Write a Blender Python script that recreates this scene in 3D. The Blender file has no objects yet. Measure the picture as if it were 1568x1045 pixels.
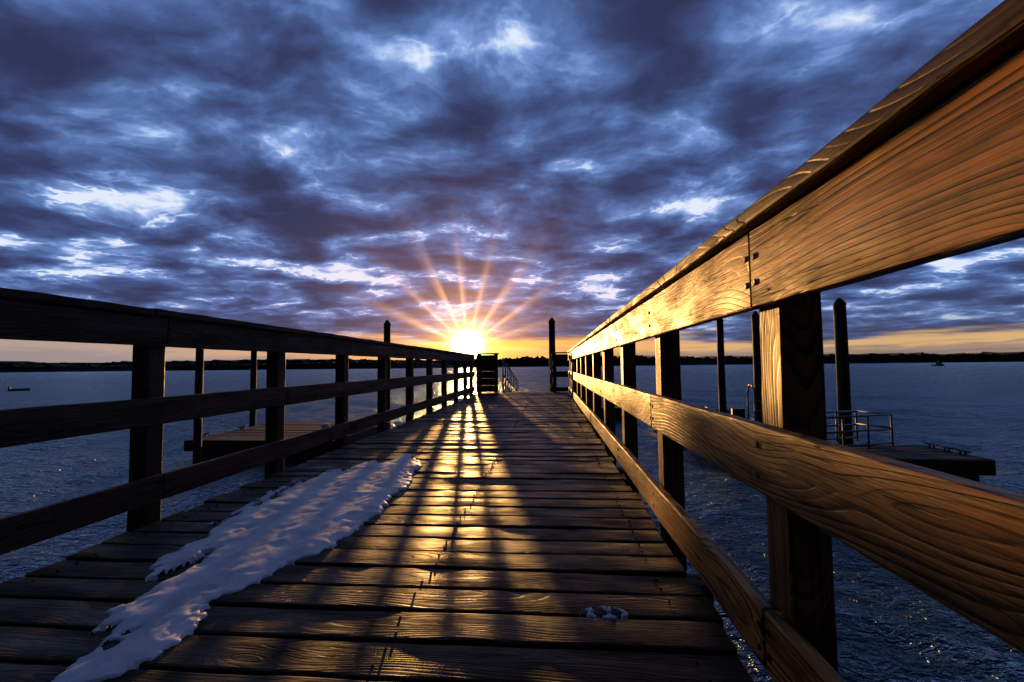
import bpy, bmesh, math, random
from mathutils import Vector, Matrix, noise
random.seed(7)
scene=bpy.context.scene
scene.view_settings.view_transform='Standard'
scene.view_settings.look='None'
scene.view_settings.exposure=0
scene.view_settings.gamma=1
rad=math.radians
SUN_AZ=10.3; SUN_EL=2.45
SD=Vector((-math.sin(rad(SUN_AZ))*math.cos(rad(SUN_EL)),math.cos(rad(SUN_AZ))*math.cos(rad(SUN_EL)),math.sin(rad(SUN_EL))))

# ------------------------------------------------------------ node helper
class NT:
    def __init__(s,nt):
        s.nt=nt; nt.nodes.clear()
    def n(s,t,**kw):
        nd=s.nt.nodes.new(t)
        for k,v in kw.items(): setattr(nd,k,v)
        return nd
    def put(s,sock,v):
        if isinstance(v,bpy.types.NodeSocket): s.nt.links.new(v,sock)
        elif v is not None:
            if hasattr(sock.default_value,'__len__') and not hasattr(v,'__len__'): v=[v]*len(sock.default_value)
            if hasattr(v,'__len__') and len(sock.default_value)==4 and len(v)==3: v=(*v,1)
            sock.default_value=v
    def m(s,op,a,b=None,c=None,clamp=False):
        nd=s.n('ShaderNodeMath',operation=op,use_clamp=clamp)
        s.put(nd.inputs[0],a)
        if b is not None: s.put(nd.inputs[1],b)
        if c is not None: s.put(nd.inputs[2],c)
        return nd.outputs[0]
    def v(s,op,a,b=None):
        nd=s.n('ShaderNodeVectorMath',operation=op)
        s.put(nd.inputs[0],a)
        if b is not None:
            if op=='SCALE': s.put(nd.inputs['Scale'],b)
            else: s.put(nd.inputs[1],b)
        return nd.outputs['Value'] if op in('DOT_PRODUCT','LENGTH','DISTANCE') else nd.outputs[0]
    def comb(s,x,y,z):
        nd=s.n('ShaderNodeCombineXYZ')
        for i,q in enumerate((x,y,z)): s.put(nd.inputs[i],q)
        return nd.outputs[0]
    def sep(s,a):
        nd=s.n('ShaderNodeSeparateXYZ'); s.put(nd.inputs[0],a); return nd.outputs
    def noise(s,vec,scale,detail=4,rough=.5,dist=0,col=False):
        nd=s.n('ShaderNodeTexNoise')
        s.put(nd.inputs['Vector'],vec); s.put(nd.inputs['Scale'],scale); nd.inputs['Detail'].default_value=detail
        nd.inputs['Roughness'].default_value=rough; nd.inputs['Distortion'].default_value=dist
        return nd.outputs['Color'] if col else nd.outputs[0]
    def mr(s,v,a,b,c=0,d=1,smooth=False):
        nd=s.n('ShaderNodeMapRange',interpolation_type='SMOOTHSTEP' if smooth else 'LINEAR')
        for i,q in enumerate((v,a,b,c,d)): s.put(nd.inputs[i],q)
        return nd.outputs[0]
    def ramp(s,f,stops,interp='LINEAR'):
        nd=s.n('ShaderNodeValToRGB'); cr=nd.color_ramp; cr.interpolation=interp
        while len(cr.elements)<len(stops): cr.elements.new(.5)
        for e,(p,c) in zip(cr.elements,stops):
            e.position=p; e.color=(*c,1) if len(c)==3 else c
        s.put(nd.inputs[0],f); return nd.outputs[0]
    def mix(s,f,a,b,mode='MIX'):
        nd=s.n('ShaderNodeMix',data_type='RGBA',blend_type=mode)
        s.put(nd.inputs[0],f); s.put(nd.inputs[6],a); s.put(nd.inputs[7],b); return nd.outputs[2]
    def bump(s,h,strength=.5,dist=.01,normal=None):
        nd=s.n('ShaderNodeBump'); s.put(nd.inputs['Height'],h); nd.inputs['Strength'].default_value=strength
        nd.inputs['Distance'].default_value=dist
        if normal is not None: s.put(nd.inputs['Normal'],normal)
        return nd.outputs[0]
    def bsdf(s,col,rough,normal=None,metal=0,spec=.5,**kw):
        nd=s.n('ShaderNodeBsdfPrincipled')
        s.put(nd.inputs['Base Color'],col); s.put(nd.inputs['Roughness'],rough); s.put(nd.inputs['Metallic'],metal)
        s.put(nd.inputs['Specular IOR Level'],spec)
        if normal is not None: s.put(nd.inputs['Normal'],normal)
        for k,v in kw.items(): s.put(nd.inputs[k.replace('_',' ')],v)
        o=s.n('ShaderNodeOutputMaterial'); s.nt.links.new(nd.outputs[0],o.inputs[0]); return nd
def newmat(name):
    m=bpy.data.materials.new(name); m.use_nodes=True; return m,NT(m.node_tree)

# ------------------------------------------------------------ materials
def wood(name,axis,early,late,rough=(.35,.6),ring=.0075,spec=.5,grey=0.0,bumps=1.0,tint=None,blotb=1.6,ringb=.5,streak=.9,fibw=.9,fibs=300):
    m,N=newmat(name)
    tc=N.n('ShaderNodeTexCoord').outputs['Object']
    rnd=N.n('ShaderNodeObjectInfo').outputs['Random']
    x,y,z=N.sep(tc)
    if axis=='X': L,a,b=x,z,y
    elif axis=='Y': L,a,b=y,x,z
    else: L,a,b=z,x,y
    off=N.m('MULTIPLY',rnd,37.0)
    Lo=N.m('ADD',L,off)
    P=N.comb(Lo,a,b)
    low=N.noise(N.v('MULTIPLY',P,(.9,2.5,2.5)),1.0,1,.5,col=True)
    lx,ly,lz=N.sep(low)
    da=N.m('ADD',a,N.m('ADD',.022,N.m('MULTIPLY',N.m('SUBTRACT',lx,.5),.18)))
    db=N.m('ADD',b,N.m('ADD',N.m('MULTIPLY',N.m('SUBTRACT',ly,.5),.30),N.m('MULTIPLY',N.m('SUBTRACT',rnd,.5),.09)))
    r=N.m('SQRT',N.m('ADD',N.m('MULTIPLY',da,da),N.m('MULTIPLY',db,db)))
    vo=N.n('ShaderNodeTexVoronoi'); N.put(vo.inputs['Vector'],N.v('MULTIPLY',P,(1.7,0.001,6.0))); vo.inputs['Scale'].default_value=1.0
    kd=vo.outputs['Distance']
    kb=N.m('EXPONENT',N.m('MULTIPLY',N.m('MULTIPLY',kd,kd),-20))
    r=N.m('ADD',r,N.m('MULTIPLY',kb,.065))
    wob=N.noise(N.v('MULTIPLY',P,(2.0,16,16)),1.0,1,.5)
    r=N.m('ADD',r,N.m('MULTIPLY',wob,.009))
    q=N.m('DIVIDE',r,ring)
    ph=N.m('FRACT',q)
    cell=N.m('FRACT',N.m('MULTIPLY',N.m('SINE',N.m('MULTIPLY',N.m('FLOOR',q),12.9)),43.7))
    saw=N.m('POWER',ph,2.0)
    saw=N.m('MULTIPLY',saw,N.mr(ph,.86,1.0,1,0))
    saw=N.m('MULTIPLY',saw,N.mr(cell,0,1,.55,1.9))
    fib=N.noise(N.v('MULTIPLY',P,(7,fibs,fibs)),1.0,2,.65)
    stk=N.noise(N.v('MULTIPLY',P,(1.4,55,55)),1.0,2,.6)
    blot=N.noise(N.v('MULTIPLY',P,(3.4,13,13)),1.0,3,.6)
    fac=N.m('ADD',N.m('MULTIPLY',saw,1.2),N.m('MULTIPLY',N.m('SUBTRACT',fib,.5),fibw))
    fac=N.m('ADD',fac,N.m('MULTIPLY',N.mr(stk,.50,.64,0,1),streak),clamp=True)
    col=N.mix(fac,early,late)
    col=N.mix(N.mr(kd,.05,.12,.85,0),col,(late[0]*.4,late[1]*.4,late[2]*.4))
    col=N.mix(N.mr(blot,.48,.70,0,.85),col,(late[0]*1.4,late[1]*1.5,late[2]*1.7))
    if grey>0: col=N.mix(N.mr(blot,.6,.35,0,grey),col,(.10,.095,.095))
    bright=N.m('ADD',.70,N.m('MULTIPLY',N.m('FRACT',N.m('MULTIPLY',rnd,91.7)),.6))
    col=N.v('SCALE',col,bright)
    ck=N.noise(N.v('MULTIPLY',P,(1.3,60,60)),1.0,1,.5)
    crack=N.mr(N.m('ABSOLUTE',N.m('SUBTRACT',ck,.5)),0,.014,1,0)
    crack=N.m('MULTIPLY',crack,N.mr(blot,.5,.6,0,1))
    col=N.mix(N.m('MULTIPLY',crack,.85),col,(.006,.004,.003))
    ro=N.mr(N.m('ADD',blot,N.m('MULTIPLY',N.m('SUBTRACT',fib,.5),.5)),.3,.7,rough[0],rough[1])
    h=N.m('ADD',N.m('MULTIPLY',saw,-ringb),N.m('MULTIPLY',fib,.55))
    h=N.m('SUBTRACT',h,N.m('MULTIPLY',crack,1.4))
    h=N.m('ADD',h,N.m('MULTIPLY',blot,blotb))
    nrm=N.bump(h,bumps,.0022)
    kw={}
    if tint: kw={'Specular Tint':(*tint,1)}
    N.bsdf(col,ro,nrm,spec=spec,**kw)
    return m
WT=(1,.70,.42)
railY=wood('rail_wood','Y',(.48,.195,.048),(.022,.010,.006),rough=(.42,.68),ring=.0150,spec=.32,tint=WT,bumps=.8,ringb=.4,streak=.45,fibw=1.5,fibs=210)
railD=wood('shaded_rail_wood','Y',(.060,.038,.026),(.016,.010,.007),rough=(.5,.75),ring=.011,spec=.2)  # rail wood darkened in colour for the backlit left railing's silhouette
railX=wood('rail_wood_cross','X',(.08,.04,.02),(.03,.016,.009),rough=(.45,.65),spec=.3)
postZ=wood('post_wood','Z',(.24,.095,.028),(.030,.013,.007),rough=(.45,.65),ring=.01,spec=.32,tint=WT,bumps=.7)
postD=wood('shaded_post_wood','Z',(.050,.031,.021),(.016,.010,.007),rough=(.5,.75),spec=.2)  # shaded copy of the post wood, backlight silhouette put into its colour
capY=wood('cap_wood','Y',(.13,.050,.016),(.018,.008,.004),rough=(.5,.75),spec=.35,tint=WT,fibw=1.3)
deckX=wood('deck_wood','X',(.032,.019,.0115),(.007,.005,.0035),rough=(.26,.70),spec=.25,bumps=1.1,ring=.009,tint=(1,.80,.62),fibw=1.2)
dockX=wood('dock_wood','X',(.04,.032,.026),(.02,.015,.012),rough=(.6,.85),grey=.1,spec=.25)
def pilem():
    m,N=newmat('pile_wood')
    tc=N.n('ShaderNodeTexCoord').outputs['Object']
    n=N.noise(N.v('MULTIPLY',tc,(14,14,2)),1,3,.6)
    c=N.mix(N.mr(n,.35,.65),(.010,.008,.006),(.045,.030,.020))
    N.bsdf(c,.75,N.bump(n,.8,.02),spec=.3); return m
pileM=pilem()

def simple(name,col,rough,metal=0,var=.3,scale=8,bs=.2,bd=.01):
    m,N=newmat(name)
    tc=N.n('ShaderNodeTexCoord').outputs['Object']
    n=N.noise(tc,scale,3,.6)
    c=N.mix(N.mr(n,.3,.7),tuple(q*(1-var) for q in col),tuple(q*(1+var) for q in col))
    N.bsdf(c,N.mr(n,.3,.7,rough*.8,min(1,rough*1.2)),N.bump(n,bs,bd),metal=metal)
    return m
steel=simple('galvanised_steel',(.16,.17,.19),.5,.7,.3,20)
iron=simple('rusty_bolt_iron',(.012,.009,.008),.5,.6,.4,60)
floatM=simple('float_plastic',(.02,.02,.022),.5)
hullW=simple('hull_paint',(.5,.5,.5),.35)
hullD=simple('hull_dark',(.04,.045,.06),.4)
treeM=simple('forest',(.014,.015,.012),.95,0,.6,.05,.3,1)

def mat_snow():
    m,N=newmat('snow')
    tc=N.n('ShaderNodeTexCoord').outputs['Object']
    a=N.noise(N.v('MULTIPLY',tc,(1,.6,1)),9,4,.6); b=N.noise(tc,190,2,.6)
    h=N.m('ADD',a,N.m('MULTIPLY',b,.07))
    c=N.mix(N.mr(a,.35,.65),(.42,.47,.58),(.78,.82,.90))
    N.bsdf(c,N.mr(a,.35,.65,.4,.7),N.bump(h,.3,.03),spec=.25)
    return m
snowM=mat_snow()

def mat_water():
    m,N=newmat('sea_water')
    P=N.n('ShaderNodeTexCoord').outputs['Object']
    Pa=N.v('MULTIPLY',P,(1,1.5,1))
    n1=N.noise(Pa,1.9,2,.6,.3)
    n2=N.noise(Pa,6.0,3,.6,.4)
    n3=N.noise(Pa,.25,1,.5)
    r2=N.m('ABSOLUTE',N.m('SUBTRACT',n2,.5))
    h=N.m('ADD',N.m('MULTIPLY',n1,.48),N.m('MULTIPLY',r2,-.30))
    h=N.m('ADD',h,N.m('MULTIPLY',n3,.9))
    nrm=N.bump(h,1.0,.42)
    fr=N.n('ShaderNodeFresnel'); fr.inputs[0].default_value=1.333; N.put(fr.inputs['Normal'],nrm)
    gust=N.noise(P,.07,3,.6)
    gl=N.n('ShaderNodeBsdfGlossy'); N.put(gl.inputs['Roughness'],N.mr(gust,.35,.65,.20,.30)); N.put(gl.inputs['Normal'],nrm)
    N.put(gl.inputs['Color'],(.60,.78,.94,1))
    df=N.n('ShaderNodeBsdfDiffuse'); N.put(df.inputs['Color'],(.004,.032,.055,1)); N.put(df.inputs['Normal'],nrm)
    mx=N.n('ShaderNodeMixShader'); N.put(mx.inputs[0],fr.outputs[0])
    N.nt.links.new(df.outputs[0],mx.inputs[1]); N.nt.links.new(gl.outputs[0],mx.inputs[2])
    o=N.n('ShaderNodeOutputMaterial'); N.nt.links.new(mx.outputs[0],o.inputs[0])
    return m
waterM=mat_water()

# ------------------------------------------------------------ mesh helpers
def link(o,parent=None):
    scene.collection.objects.link(o)
    if parent: o.parent=parent
    return o
def empty(name,loc=(0,0,0)):
    e=bpy.data.objects.new(name,None); e.empty_display_size=.2; link(e); return e
def meshobj(name,bm,mat,parent=None,loc=(0,0,0),smooth=False):
    me=bpy.data.meshes.new(name); bm.normal_update(); bm.to_mesh(me); bm.free()
    if smooth:
        for p in me.polygons: p.use_smooth=True
    if mat: me.materials.append(mat)
    o=bpy.data.objects.new(name,me); o.location=loc
    return link(o,parent)
def beam(name,b,mat,parent,axis='Y',bev=.004,seg=.12,wob=.0015,ret=False,bm=None,world=False):
    """rounded-section board: b=(x0,x1,y0,y1,z0,z1) swept along axis"""
    x0,x1,y0,y1,z0,z1=b
    c=Vector(((x0+x1)/2,(y0+y1)/2,(z0+z1)/2)); s=((x1-x0)/2,(y1-y0)/2,(z1-z0)/2)
    ai='XYZ'.index(axis); o1=(ai+1)%3; o2=(ai+2)%3
    p,q,Ln=s[o1],s[o2],s[ai]
    bev=min(bev,p*.4,q*.4)
    k=bev*.3
    prof=[(p-bev,-q),(p-k,-q+k),(p,-q+bev),(p,q-bev),(p-k,q-k),(p-bev,q),(-p+bev,q),(-p+k,q-k),(-p,q-bev),(-p,-q+bev),(-p+k,-q+k),(-p+bev,-q)]
    own=bm is None
    if own: bm=bmesh.new()
    n=max(1,int(2*Ln/seg)) if wob>0 else 1
    ts=[-Ln+2*Ln*i/n for i in range(n+1)]
    rings=[]; sh=Vector((random.random()*50,random.random()*50,random.random()*50))
    ec=min(.003,Ln*.2)
    tt=[(-Ln,1)]+[(-Ln+ec,0)]+[(t,0) for t in ts[1:-1]]+[(Ln-ec,0)]+[(Ln,1)]
    for t,e in tt:
        rg=[]
        for (u,w) in prof:
            if e: u*=1-ec/max(p,.001); w*=1-ec/max(q,.001)
            v=[0,0,0]; v[ai]=t; v[o1]=u; v[o2]=w
            v=Vector(v)
            if wob>0: v+=noise.noise_vector((v+sh)*7)*wob+noise.noise_vector((v+sh)*1.3)*wob*1.5
            if not own or world: v=v+c
            rg.append(bm.verts.new(v))
        rings.append(rg)
    m=len(prof)
    for i in range(len(rings)-1):
        for j in range(m):
            bm.faces.new((rings[i][j],rings[i][(j+1)%m],rings[i+1][(j+1)%m],rings[i+1][j]))
    bm.faces.new(list(reversed(rings[0]))); bm.faces.new(rings[-1])
    if own: return meshobj(name,bm,mat,parent,c)
def cyl(bm,p0,p1,r0,r1=None,n=10):
    if r1 is None: r1=r0
    p0=Vector(p0);p1=Vector(p1);d=(p1-p0).normalized()
    up=Vector((0,0,1)) if abs(d.z)<.9 else Vector((1,0,0))
    a=d.cross(up).normalized(); b=d.cross(a)
    A=[];B=[]
    for i in range(n):
        t=2*math.pi*i/n; w=a*math.cos(t)+b*math.sin(t)
        A.append(bm.verts.new(p0+w*r0)); B.append(bm.verts.new(p1+w*r1))
    for i in range(n):
        bm.faces.new((A[i],B[i],B[(i+1)%n],A[(i+1)%n]))
    bm.faces.new(A); bm.faces.new(list(reversed(B)))

WZ=-1.5   # water level
# ------------------------------------------------------------ boardwalk deck
DECK_END=13.1
deck=empty('boardwalk')
y=-1.6; i=0
while y<DECK_END-.14:
    w=.138+random.uniform(-.004,.004)
    dz=random.uniform(-.004,.004)
    xr=.485+random.uniform(-.018,.014)
    xl=-1.95+random.uniform(-.02,.01)
    o=beam('plank_%d'%i,(xl,xr,y,y+w,-.042+dz,dz),deckX,deck,'X',bev=.008,seg=.10,wob=.0038)
    o.rotation_euler=(random.uniform(-.02,.02),random.uniform(-.001,.001),random.uniform(-.003,.003))
    y+=w+.010+random.uniform(0,.006); i+=1
for j,x in enumerate((-1.85,-1.15,-.45,.2,.43)):
    beam('stringer_%d'%j,(x-.04,x+.04,-1.5,DECK_END-.02,-.29,-.052),pileM,deck,'Y',wob=0)
bm=bmesh.new()
for yy in [k*2.4-.06 for k in range(0,6)]:
    for x in (-1.75,.3):
        cyl(bm,(x,yy,-4),(x,yy,-.40),.14,.13,14)
    beam('',(-2.25,.75,yy-.06,yy+.06,-.47,-.295),None,None,'X',wob=0,bm=bm)
meshobj('support_piles',bm,pileM,deck)
bm=bmesh.new()
yy=-1.53
rr=random.Random(3)
while yy<9:
    for x in (.36,-.45,-1.15,-1.85):
        for dy in (-.035,.035):
            px=x+rr.uniform(-.008,.008);py=yy+dy+rr.uniform(-.006,.006)
            cyl(bm,(px,py,-.01),(px,py,.0050),.0045,.004,8)
    yy+=.151
meshobj('nail_heads',bm,iron,deck)

# ------------------------------------------------------------ railings
def railing(name,side):
    R=empty(name)
    rnd=random.Random(5 if side>0 else 11)
    if side>0:
        fi=.51; bt=.038; post_i=.551; heights=dict(top=(.89,1.086),mid=(.428,.598),bot=(.0,.15)); capz=(1.0885,1.127)
        joints=dict(top=[-1.3,1.20,3.60,6.0,8.4,10.8,13.0],mid=[-1.3,2.40,4.80,7.2,9.6,13.0],bot=[-1.3,1.20,3.6,6.0,8.4,10.8,13.0],cap=[-1.3,1.31,3.7,6.1,8.5,10.9,13.05])
    else:
        fi=-2.16; bt=.038; post_i=-2.201; heights=dict(top=(.878,1.038),mid=(.444,.596),bot=(.025,.166)); capz=(1.0405,1.079)
        joints=dict(top=[-1.3,2.42,4.82,7.2,9.6,13.0],mid=[-1.3,3.62,6.0,8.4,10.8,13.0],bot=[-1.3,2.42,4.82,7.2,9.6,13.0],cap=[-1.3,2.3,4.7,7.1,9.5,13.05])
    k=0
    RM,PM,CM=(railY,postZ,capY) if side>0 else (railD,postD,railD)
    ys=[1.14+1.2*j for j in range(-2,10)]+[12.88]
    ys=[q for q in ys if not (12.0<q<12.8)]
    for q in ys:
        xa,xb=(post_i,post_i+.098) if side>0 else (post_i-.098,post_i)
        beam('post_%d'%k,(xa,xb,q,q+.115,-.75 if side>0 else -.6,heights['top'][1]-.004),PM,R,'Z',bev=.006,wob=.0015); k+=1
    for nm in ('top','mid','bot'):
        js=joints[nm]; z0,z1=heights[nm]
        for a,b in zip(js[:-1],js[1:]):
            t=rnd.uniform(-.0012,.0012)
            xa,xb=(fi+t,fi+bt+t) if side>0 else (fi-bt+t,fi+t)
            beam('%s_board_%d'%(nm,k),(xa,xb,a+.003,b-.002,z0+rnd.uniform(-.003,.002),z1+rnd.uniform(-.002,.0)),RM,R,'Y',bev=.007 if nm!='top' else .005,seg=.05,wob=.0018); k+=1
    js=joints['cap']
    for a,b in zip(js[:-1],js[1:]):
        xa,xb=(fi-.034,fi+.15) if side>0 else (fi-.15,fi+.028)
        beam('cap_%d'%k,(xa,xb,a+.002,b-.002,capz[0],capz[1]+rnd.uniform(-.001,.001)),CM,R,'Y',bev=.007,seg=.02,wob=.0032); k+=1
    bm=bmesh.new(); d=1 if side>0 else -1
    for nm in ('top','mid','bot'):
        z0,z1=heights[nm]; h=(z1-z0)
        for q in ys:
            c=q+.0575
            near=[j for j in joints[nm] if abs(j-c)<.08]
            offs=(-.024,.024) if near else (0,)
            for of in offs:
                cc=(near[0] if near else c)+of
                for fz in (.29,.67):
                    z=z0+h*fz+rnd.uniform(-.006,.006)
                    cyl(bm,(fi+d*.01,cc,z),(fi-d*.0035,cc,z),.0085,.0078,14)
    meshobj('bolts',bm,iron,R)
    return R
railing('wooden_railing',1)
railing('wooden_railing',-1)

def end_rail(name,x0,x1,y,boards,posts):
    E=empty(name)
    for i,x in enumerate(posts):
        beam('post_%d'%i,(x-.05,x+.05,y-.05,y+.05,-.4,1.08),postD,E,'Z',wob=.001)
    for i,(a,b) in enumerate(boards):
        beam('board_%d'%i,(x0,x1,y-.091,y-.052,a,b),railX,E,'X',wob=.001)
    beam('cap',(x0-.02,x1+.02,y-.1,y+.06,1.083,1.12),railX,E,'X',wob=.001)
end_rail('end_railing',.06,.50,12.99,[(.02,.14),(.42,.58),(.86,1.06)],(.12,))
end_rail('end_railing',-2.10,-1.48,12.99,[(.02,.2),(.205,.4),(.405,.6),(.605,.83),(.835,1.06)],(-1.54,-2.02))

# gangway
G=empty('gangway')
gx0,gx1=-1.36,.02; ga=Vector((0,13.12,-.06)); gb=Vector((0,19.2,-.93))
bm=bmesh.new()
for gx in (gx0,gx1):
    for hz in (1.02,.56,.1):
        cyl(bm,(gx,ga.y,ga.z+hz),(gx,gb.y,gb.z+hz),.024,n=8)
    n=8
    for i in range(n+1):
        p=ga.lerp(gb,i/n)
        cyl(bm,(gx,p.y,p.z+.0),(gx,p.y,p.z+1.02),.02,n=8)
        if i<n:
            p2=ga.lerp(gb,(i+1)/n)
            cyl(bm,(gx,p.y,p.z+.1),(gx,p2.y,p2.z+.56),.014,n=6)
meshobj('truss_handrails',bm,steel,G,smooth=True)
bm=bmesh.new()
n=30
for i in range(n):
    p=ga.lerp(gb,(i+.5)/n)
    beam('',(gx0+.03,gx1-.03,p.y-.09,p.y+.09,p.z-.02,p.z+.02),None,None,'X',wob=0,bm=bm)
meshobj('treads',bm,dockX,G)

# ------------------------------------------------------------ floating docks
def dock(name,rects,top=-1.0):
    D=empty(name); k=0
    for (x0,x1,y0,y1) in rects:
        bm=bmesh.new(); y=y0; r=random.Random(k)
        while y<y1-.05:
            beam('',(x0+r.uniform(-.015,.015),x1+r.uniform(-.015,.015),y,min(y+.14,y1),top-.045,top+r.uniform(-.006,.004)),None,None,'X',wob=0,bm=bm); y+=.15
        meshobj('planks_%d'%k,bm,dockX,D)
        bm=bmesh.new()
        for a in ((x0-.05,x0-.003,y0,y1),(x1+.003,x1+.05,y0,y1),(x0,x1,y0-.05,y0-.003),(x0,x1,y1+.003,y1+.05)):
            beam('',(*a,top-.27,top-.01),None,None,'Y' if a[3]-a[2]>1 else 'X',wob=0,bm=bm)
        meshobj('fascia_%d'%k,bm,pileM,D)
        bm=bmesh.new(); yy=y0+.15
        while yy<y1-.5:
            beam('',(x0+.1,x1-.1,yy,yy+.9,WZ-.25,top-.05),None,None,'Y',bev=.05,wob=0,bm=bm); yy+=1.2
        meshobj('floats_%d'%k,bm,floatM,D)
        bm=bmesh.new()
        for q in (y0+.4,(y0+y1)/2,y1-.4):
            for x in (x0+.15,x1-.15):
                cyl(bm,(x,q-.05,top),(x,q-.05,top+.07),.018); cyl(bm,(x,q+.05,top),(x,q+.05,top+.07),.018)
                cyl(bm,(x,q-.15,top+.08),(x,q+.15,top+.08),.018)
        meshobj('cleats_%d'%k,bm,iron,D); k+=1
    return D
dock('floating_dock',[(-9.0,-5.2,10.7,14.4)])
dock('floating_dock',[(-4.5,3.2,19.0,21.4)])
dock('floating_dock',[(3.9,6.1,10.6,18.6),(5.0,7.80,8.90,10.40)])

def piling(name,u_r,d,ztop,r):
    X=.9966*u_r-.082*d; Y=.082*u_r+.9966*d
    bm=bmesh.new(); n=16; rings=[]
    H=ztop-(-4); sh=random.random()*40
    prof=[(-4+H*i/14,r*(1.08-.14*i/14)) for i in range(14)]+[(ztop-.10,r*.95),(ztop-.09,r*1.06),(ztop-.05,r*1.0),(ztop+.08,r*.35),(ztop+.10,.01)]
    for z,ra in prof:
        rg=[]
        for j in range(n):
            t=2*math.pi*j/n
            k=1+.06*noise.noise(Vector((math.cos(t)*2+sh,math.sin(t)*2,z*.8)))
            rg.append(bm.verts.new((math.cos(t)*ra*k,math.sin(t)*ra*k,z)))
        rings.append(rg)
    for a,b in zip(rings[:-1],rings[1:]):
        for j in range(n): bm.faces.new((a[j],a[(j+1)%n],b[(j+1)%n],b[j]))
    bm.faces.new(list(reversed(rings[0]))); bm.faces.new(rings[-1])
    return meshobj(name,bm,pileM,None,(X,Y,0),smooth=True)
def ud(u,d): return (u-784)/700*d
for u,d,zt,r in ((592,16.7,2.38,.125),(845,17.6,2.5,.13),(305,10.6,1.38,.085),(388,15.6,1.42,.10),
                 (1103,16.6,2.38,.125),(1158,15.0,2.38,.12),(1288,11.9,2.34,.15)):
    piling('mooring_piling',ud(u,d),d,zt,r)

# handrail frame on right dock
bm=bmesh.new()
def frame(x0,y0,x1,y1,z,h,n):
    a=Vector((x0,y0,z)); b=Vector((x1,y1,z)); up=Vector((0,0,1))
    for q in (h,h*.55,.08): cyl(bm,a+up*q,b+up*q,.022,n=8)
    for i in range(n+1):
        p=a.lerp(b,i/n); cyl(bm,p,p+up*h,.022,n=8)
frame(5.2,9.5,7.05,10.2,-1,.66,3)
frame(5.2,10.32,6.8,10.9,-1,.66,3)
cyl(bm,(7.05,10.2,-.34),(6.8,10.9,-.34),.022,n=8); cyl(bm,(5.2,9.5,-.34),(5.2,10.32,-.34),.022,n=8)
cyl(bm,(7.05,10.2,-.62),(6.8,10.9,-.62),.022,n=8)
meshobj('dock_handrail',bm,steel,None,smooth=True)
bm=bmesh.new()
for x in (6.25,6.7):
    pts=[Vector((x,15.2,-1.0)),Vector((x,15.2,-.2)),Vector((x,15.1,.05)),Vector((x,14.9,.1)),Vector((x,14.72,-.05)),Vector((x,14.7,-1.9))]
    for a,b in zip(pts[:-1],pts[1:]): cyl(bm,a,b,.028,n=8)
for z in (-.4,-.7,-1.0,-1.3,-1.6): cyl(bm,(6.25,14.7,z),(6.7,14.7,z),.02,n=8)
o=meshobj('dock_ladder',bm,steel,None,smooth=True); 
bm=bmesh.new()
bx,by=-5.55,10.95
for (a,b,r0,r1) in ((-1,-.97,.13,.13),(-.97,-.72,.07,.075),(-.72,-.66,.105,.10),(-.66,-.62,.10,.05)): cyl(bm,(bx,by,a),(bx,by,b),r0,r1,14)
meshobj('mooring_bollard',bm,hullW,None,smooth=False)

# ------------------------------------------------------------ boats
def boat(name,loc,L,rot,cabin):
    B=empty(name); B.location=loc; B.rotation_euler=(0,0,rot)
    bm=bmesh.new(); rows=[]; n=14
    for i in range(n+1):
        t=i/n; x=(t-.5)*L
        w=L*.17*(1-max(0,(t-.45)/.55)**2.2)+.01
        sheer=L*.10*(1+.6*max(0,t-.3)**2)
        rows.append([bm.verts.new((x,-w,sheer)),bm.verts.new((x,-w*.82,0)),bm.verts.new((x,0,-L*.04)),bm.verts.new((x,w*.82,0)),bm.verts.new((x,w,sheer)),bm.verts.new((x,w*.85,sheer*.75)),bm.verts.new((x,-w*.85,sheer*.75))])
    for a,b in zip(rows[:-1],rows[1:]):
        for j in range(7): bm.faces.new((a[j],a[(j+1)%7],b[(j+1)%7],b[j]))
    bm.faces.new(rows[0]); bm.faces.new(list(reversed(rows[-1])))
    bmesh.ops.recalc_face_normals(bm,faces=bm.faces)
    meshobj('hull',bm,hullD,B)
    bm=bmesh.new()
    if cabin:
        beam('',(-.12*L,.18*L,-.11*L,.11*L,.08*L,.22*L),None,None,'X',bev=.03*L,wob=0,bm=bm)
        beam('',(-.2*L,.14*L,-.12*L,.12*L,.225*L,.24*L),None,None,'X',bev=.01,wob=0,bm=bm)
        cyl(bm,(0,0,.24*L),(0,0,.36*L),.012*L)
        meshobj('cabin',bm,hullD,B)
    else:
        for x in (-.25,0.02,.25): beam('',(x*L-.1,x*L+.1,-.13*L,.13*L,.075*L,.09*L),None,None,'Y',wob=0,bm=bm)
        beam('',(-.58*L,-.5*L,-.05*L,.05*L,.0,.22*L),None,None,'Z',bev=.03,wob=0,bm=bm)
        meshobj('thwarts_and_outboard',bm,hullD,B)
def place(u,d,z): 
    r=ud(u,d); return (.9966*r-.082*d,.082*r+.9966*d,z)
boat('rowing_skiff',place(32,52,WZ+.03),1.9,.3,False)
boat('motorboat',place(1435,230,WZ+.1),6.5,.2,True)
boat('rowing_skiff',place(1112,16.2,WZ+.06),3.6,1.35,False)

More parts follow.
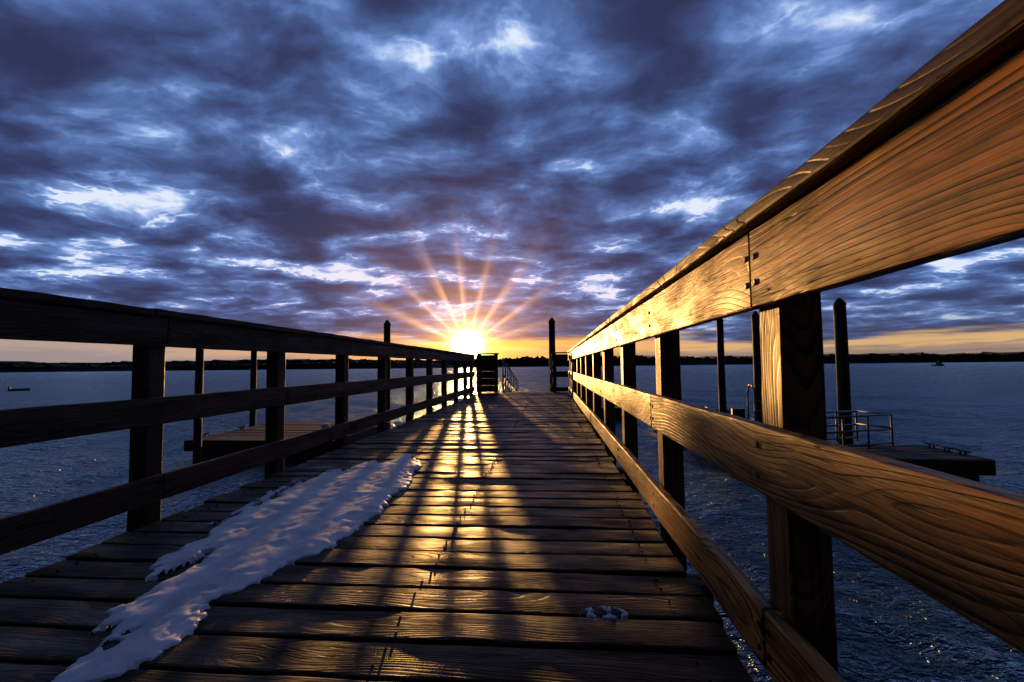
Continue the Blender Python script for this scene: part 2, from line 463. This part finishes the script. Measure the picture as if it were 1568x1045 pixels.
# ------------------------------------------------------------ snow
def lerp_tab(tab,y):
    if y<=tab[0][0]: return tab[0][1]
    for (a,b),(c,d) in zip(tab[:-1],tab[1:]):
        if y<=c: return b+(d-b)*(y-a)/(c-a)
    return tab[-1][1]
RB=[(.93,-1.14),(1.0,-1.12),(1.10,-1.03),(1.23,-1.04),(1.39,-1.045),(1.64,-1.03),(1.9,-.92),(2.42,-.90),(2.92,-.93),(3.4,-.98),(3.62,-1.04),(3.82,-1.16)]
LB=[(.93,-1.16),(1.0,-1.18),(1.08,-1.23),(1.35,-1.38),(1.6,-1.50),(1.85,-1.58),(2.3,-1.66),(2.68,-1.70),(3.04,-1.70),(3.4,-1.52),(3.62,-1.38),(3.82,-1.24)]
def snow_h(x,y):
    wob=.040*noise.noise(Vector((x*6,y*6,3)))+.022*noise.noise(Vector((x*22,y*22,5)))
    l=lerp_tab(LB,y); r=lerp_tab(RB,y)
    d=min((x-l)*.8,(r-x))+wob
    d=min(d,(y-.9)*.6,(3.86-y)*.8+wob)
    hole=noise.noise(Vector((x*7+9,y*2.4,1)))+.6*noise.noise(Vector((x*17,y*8,2)))+.25*noise.noise(Vector((x*50,y*30,7)))
    lf=min(1,max(0,1.55-(x-l)/.26))
    d-=max(0,hole+.12)*.34*lf
    if d<=0: return d
    h=.017*(1-math.exp(-d/.05))
    h+=.005*noise.noise(Vector((x*7,y*4,0)))*min(1,d/.06)+.003*noise.noise(Vector((x*24,y*15,0)))*min(1,d/.04)
    return max(h,.005)
def snow_patch(name,x0,x1,y0,y1,fn,st):
    bm=bmesh.new(); nx=int((x1-x0)/st); ny=int((y1-y0)/st); g={}
    for a in range(nx+1):
        for b in range(ny+1):
            x=x0+a*st; y=y0+b*st; h=fn(x,y)
            if h>-.03: g[a,b]=(bm.verts.new((x,y,.004+h if h>0 else -.012)),h)
    for a in range(nx):
        for b in range(ny):
            q=[g.get(k) for k in ((a,b),(a+1,b),(a+1,b+1),(a,b+1))]
            if all(q) and max(t[1] for t in q)>0: bm.faces.new([t[0] for t in q])
    bmesh.ops.delete(bm,geom=[v for v in bm.verts if not v.link_faces],context='VERTS')
    return meshobj(name,bm,snowM,None,smooth=True)
snow_patch('snow',-1.85,-.8,.88,3.9,snow_h,.0085)
def bits(cx,cy,sx,sy,th,s=18):
    def f(x,y):
        e=1-((x-cx)/sx)**2-((y-cy)/sy)**2
        v=noise.noise(Vector((x*s,y*s,cx*7)))+.5*noise.noise(Vector((x*s*3,y*s*3,4)))
        k=(v-th)*.03 if e>0 else -1
        k=min(k,e*.02)
        return k*.4 if k>0 else k
    return f
snow_patch('snow_patch',.05,.25,1.34,1.52,bits(.15,1.43,.075,.05,.06,40),.0035)

# ------------------------------------------------------------ water
def axis_pts(lo,hi,c,st,g,near):
    pts=[c]; s=st; p=c
    while p<hi:
        if p-c>near: s*=g
        p+=s; pts.append(min(p,hi))
    s=st; p=c; neg=[]
    while p>lo:
        if c-p>near: s*=g
        p-=s; neg.append(max(p,lo))
    return list(reversed(neg))+pts
xs=axis_pts(-4000,4000,0,.13,1.045,14)
ysw=axis_pts(-60,4000,10,.13,1.04,10)
rw=random.Random(2)
waves=[]
for i in range(26):
    wl=.35*1.13**i*.9; th=rad(200)+rw.uniform(-.9,.9)
    waves.append((2*math.pi/wl*math.cos(th),2*math.pi/wl*math.sin(th),rw.uniform(0,6.28),.0068*wl**.75,wl))
import numpy as np
X,Yg=np.meshgrid(np.array(xs),np.array(ysw),indexing='ij')
sx=np.gradient(np.array(xs))[:,None]*np.ones_like(X); sy=np.gradient(np.array(ysw))[None,:]*np.ones_like(X)
sp=np.maximum(sx,sy); Z=np.zeros_like(X)
for kx,ky,ph,am,wl in waves:
    Z+=am*np.sin(kx*X+ky*Yg+ph+.8*np.sin(X*.31+Yg*.23+ph))*np.clip((wl/sp-2.5)/3,0,1)
nx,ny=X.shape
co=np.stack([X,Yg,Z],-1).reshape(-1,3)
idx=np.arange(nx*ny).reshape(nx,ny)
F=np.stack([idx[:-1,:-1],idx[1:,:-1],idx[1:,1:],idx[:-1,1:]],-1).reshape(-1,4)
me=bpy.data.meshes.new('water'); me.vertices.add(len(co)); me.vertices.foreach_set('co',co.ravel())
me.loops.add(F.size); me.loops.foreach_set('vertex_index',F.ravel())
me.polygons.add(len(F)); me.polygons.foreach_set('loop_start',np.arange(0,F.size,4)); 
me.polygons.foreach_set('use_smooth',np.ones(len(F),dtype=bool))
me.update(calc_edges=True); me.validate()
me.materials.append(waterM)
w=bpy.data.objects.new('water',me); w.location=(0,0,WZ); link(w)

# ------------------------------------------------------------ far wooded shore
bm=bmesh.new()
def shore(d0,x0,x1,hf,st,depth):
    n=int((x1-x0)/st); rows=[]
    for i in range(n+1):
        x=x0+i*st
        e=min(1,(i/n)*12,(1-i/n)*12)
        col=[]
        for j in range(5):
            t=j/4
            y=d0+depth*t+20*noise.noise(Vector((x*.004,j,0)))
            h=hf(x)*e*(0 if j in(0,4) else 1)
            if 0<j<4:
                v=Vector((x*.05,j*9,d0)); 
                h*=.85+.25*noise.noise(v)+.18*noise.noise(v*4.3)+.12*random.random()
            elif j==0: h=-1
            if j==1: y=d0+1.5
            X=.9966*x-.082*y; Y=.082*x+.9966*y
            col.append(bm.verts.new((X,Y,WZ-.4+max(h,0))))
        rows.append(col)
    for a,b in zip(rows[:-1],rows[1:]):
        for j in range(4): bm.faces.new((a[j],b[j],b[j+1],a[j+1]))
shore(900,-1500,1700,lambda x:19+4*noise.noise(Vector((x*.003,0,0)))+3*noise.noise(Vector((x*.012,0,3))),2.2,140)
shore(700,-1000,-60,lambda x:10.5+3*noise.noise(Vector((x*.006,5,0))),1.8,60)
meshobj('distant_treeline',bm,treeM,None)

# ------------------------------------------------------------ sky
world=bpy.data.worlds.new('World'); scene.world=world; world.use_nodes=True
N=NT(world.node_tree)
D=N.n('ShaderNodeTexCoord').outputs['Generated']
D=N.v('NORMALIZE',D)
x,y,z=N.sep(D)
zc=N.m('MAXIMUM',z,0)
den=N.m('ADD',zc,.14)
P=N.comb(N.m('DIVIDE',x,den),N.m('DIVIDE',y,den),0)
wv=N.v('SUBTRACT',N.noise(P,1.6,2,.5,col=True),(.5,.5,.5))
P2=N.v('ADD',P,N.v('SCALE',wv,.32))
P3=N.v('MULTIPLY',P2,(1,1.2,1))
n1=N.noise(N.v('ADD',P3,(5.6,8.2,0)),2.6,6,.54)
n2=N.noise(N.v('ADD',P3,(2.3,9.1,0)),1.0,2,.5)
n4=N.noise(N.v('ADD',P3,(1.1,2.7,3)),3.4,4,.6)
rid=N.m('ABSOLUTE',N.m('SUBTRACT',n4,.5))
dn=N.m('ADD',N.m('MULTIPLY',n1,.68),N.m('MULTIPLY',n2,.36))
t=N.mr(dn,.380,.64)
low=N.m('MULTIPLY',N.mr(z,.42,.20,0,1,True),N.mr(z,.07,.14,0,1,True))
rift=N.m('MULTIPLY',N.mr(rid,.0,.05,1,0,True),N.mr(t,.75,.25,0,1))
t=N.m('SUBTRACT',t,N.m('MULTIPLY',rift,N.m('ADD',.08,N.m('MULTIPLY',low,.16))))
t=N.m('SUBTRACT',t,N.m('MULTIPLY',low,.04))
cl=N.ramp(t,[(0,(.74,.83,.98)),(.08,(.46,.60,.90)),(.19,(.20,.33,.68)),(.36,(.098,.175,.42)),(.56,(.058,.096,.250)),(.80,(.038,.050,.135)),(1,(.028,.036,.095))])
sd=N.v('DOT_PRODUCT',D,tuple(SD)); sdc=N.m('MAXIMUM',sd,0)
g10=N.m('POWER',sdc,9)
pk=N.m('MULTIPLY',g10,N.mr(z,.0,.45,1,.0))
cl=N.mix(N.m('MULTIPLY',pk,.65),cl,N.mix(1,cl,(1.8,1.08,1.0),'MULTIPLY'))
cl=N.mix(N.m('MULTIPLY',pk,.14),cl,(.35,.18,.24))
lowf=N.mr(z,.05,.15,1,0,True)
cl=N.mix(N.m('MULTIPLY',lowf,.45),cl,(.075,.085,.16))
# clear band at the horizon
sky=N.n('ShaderNodeTexSky',sky_type='NISHITA'); sky.sun_disc=False; sky.sun_elevation=rad(SUN_EL); sky.sun_rotation=rad(-SUN_AZ); sky.air_density=1.5; sky.dust_density=3
nsk=N.v('SCALE',sky.outputs[0],.03)
side=N.mr(x,-.7,.7,0,1)
hz=N.mix(side,(.44,.34,.30),(.72,.44,.19))
hz=N.mix(N.m('POWER',sdc,14),hz,(1.40,.58,.08))
hz=N.mix(.75,nsk,hz)
hz=N.mix(1,hz,(1.3,1.3,1.3),'MULTIPLY')
hn=N.noise(N.comb(N.m('MULTIPLY',x,2.2),N.m('MULTIPLY',y,2.2),N.m('MULTIPLY',z,26)),1.6,4,.55)
ze=N.m('ADD',z,N.m('MULTIPLY',N.m('SUBTRACT',hn,.5),.07))
band=N.mr(ze,N.mr(side,.4,1,.048,.036),N.mr(side,.4,1,.070,.048),1,0,True)
bank=N.mr(ze,.020,.032,1,0,True)
hz=N.mix(N.m('MULTIPLY',N.m('MULTIPLY',bank,.7),N.mr(sdc,.93,.99,1,.05)),hz,N.mix(side,(.30,.25,.27),(.14,.12,.15)))
strp=N.mr(hn,.52,.60,0,.6,True)
hz=N.mix(N.m('MULTIPLY',strp,side),hz,(.14,.13,.2))
col=N.mix(band,cl,hz)
# unseen sky overhead and in the east, dimmed to turn backlit wood into silhouettes
dk=N.m('MULTIPLY',N.mr(y,-.40,.36,.12,1,True),N.mr(z,.65,.95,1,.6,True))
col=N.v('SCALE',col,dk)
# sun aureole and a lens-like starburst painted into the sky colour
ex=Vector((math.cos(rad(SUN_AZ)),math.sin(rad(SUN_AZ)),0)); ez=ex.cross(SD).normalized()
a=N.v('DOT_PRODUCT',D,tuple(ex)); b=N.v('DOT_PRODUCT',D,tuple(ez))
th=N.m('ARCTAN2',b,a)
rn=N.noise(N.comb(N.m('COSINE',th),N.m('SINE',th),0),5,1,.5)
ry=N.m('POWER',N.m('ADD',.5,N.m('MULTIPLY',.5,N.m('COSINE',N.m('ADD',N.m('MULTIPLY',th,18),N.m('MULTIPLY',rn,3))))),4)
ry=N.m('MULTIPLY',ry,N.mr(rn,.3,.65,.45,1.2))
def addc(base,f,c):
    return N.v('ADD',base,N.v('SCALE',N.comb(*c),f))
col=addc(col,N.m('POWER',sdc,6500),(55,44,24))
col=addc(col,N.m('POWER',sdc,1100),(3.4,1.9,.52))
col=addc(col,N.m('POWER',sdc,170),(.80,.32,.045))
col=addc(col,N.m('POWER',sdc,36),(.16,.07,.03))
col=addc(col,N.m('MULTIPLY',ry,N.m('POWER',sdc,90)),(1.25,.60,.20))
bg=N.n('ShaderNodeBackground'); bg.inputs[1].default_value=.1
N.put(bg.inputs[0],N.v('SCALE',col,10.0))
ow=N.n('ShaderNodeOutputWorld'); N.nt.links.new(bg.outputs[0],ow.inputs[0])

# ------------------------------------------------------------ sun
L=bpy.data.lights.new('sun','SUN'); L.energy=5; L.angle=rad(.7); L.color=(1,.50,.14)
so=bpy.data.objects.new('sun',L); link(so); so.rotation_euler=(-SD).to_track_quat('-Z','Y').to_euler(); so.location=(-20,60,20)

# ------------------------------------------------------------ camera
cam=bpy.data.cameras.new('camera'); co_=bpy.data.objects.new('camera',cam); link(co_)
yaw=rad(4.74); pit=rad(3.1); rol=rad(.58)
Fw=Vector((-math.sin(yaw)*math.cos(pit),math.cos(yaw)*math.cos(pit),math.sin(pit)))
R=Vector((math.cos(yaw),math.sin(yaw),0)); U=R.cross(Fw)
R2=R*math.cos(rol)-U*math.sin(rol); U2=U*math.cos(rol)+R*math.sin(rol)
M=Matrix((R2,U2,-Fw)).transposed().to_4x4(); M.translation=Vector((0,0,.75)); co_.matrix_world=M
cam.sensor_width=36; cam.lens=16.07; cam.clip_start=.02; cam.clip_end=12000
scene.camera=co_
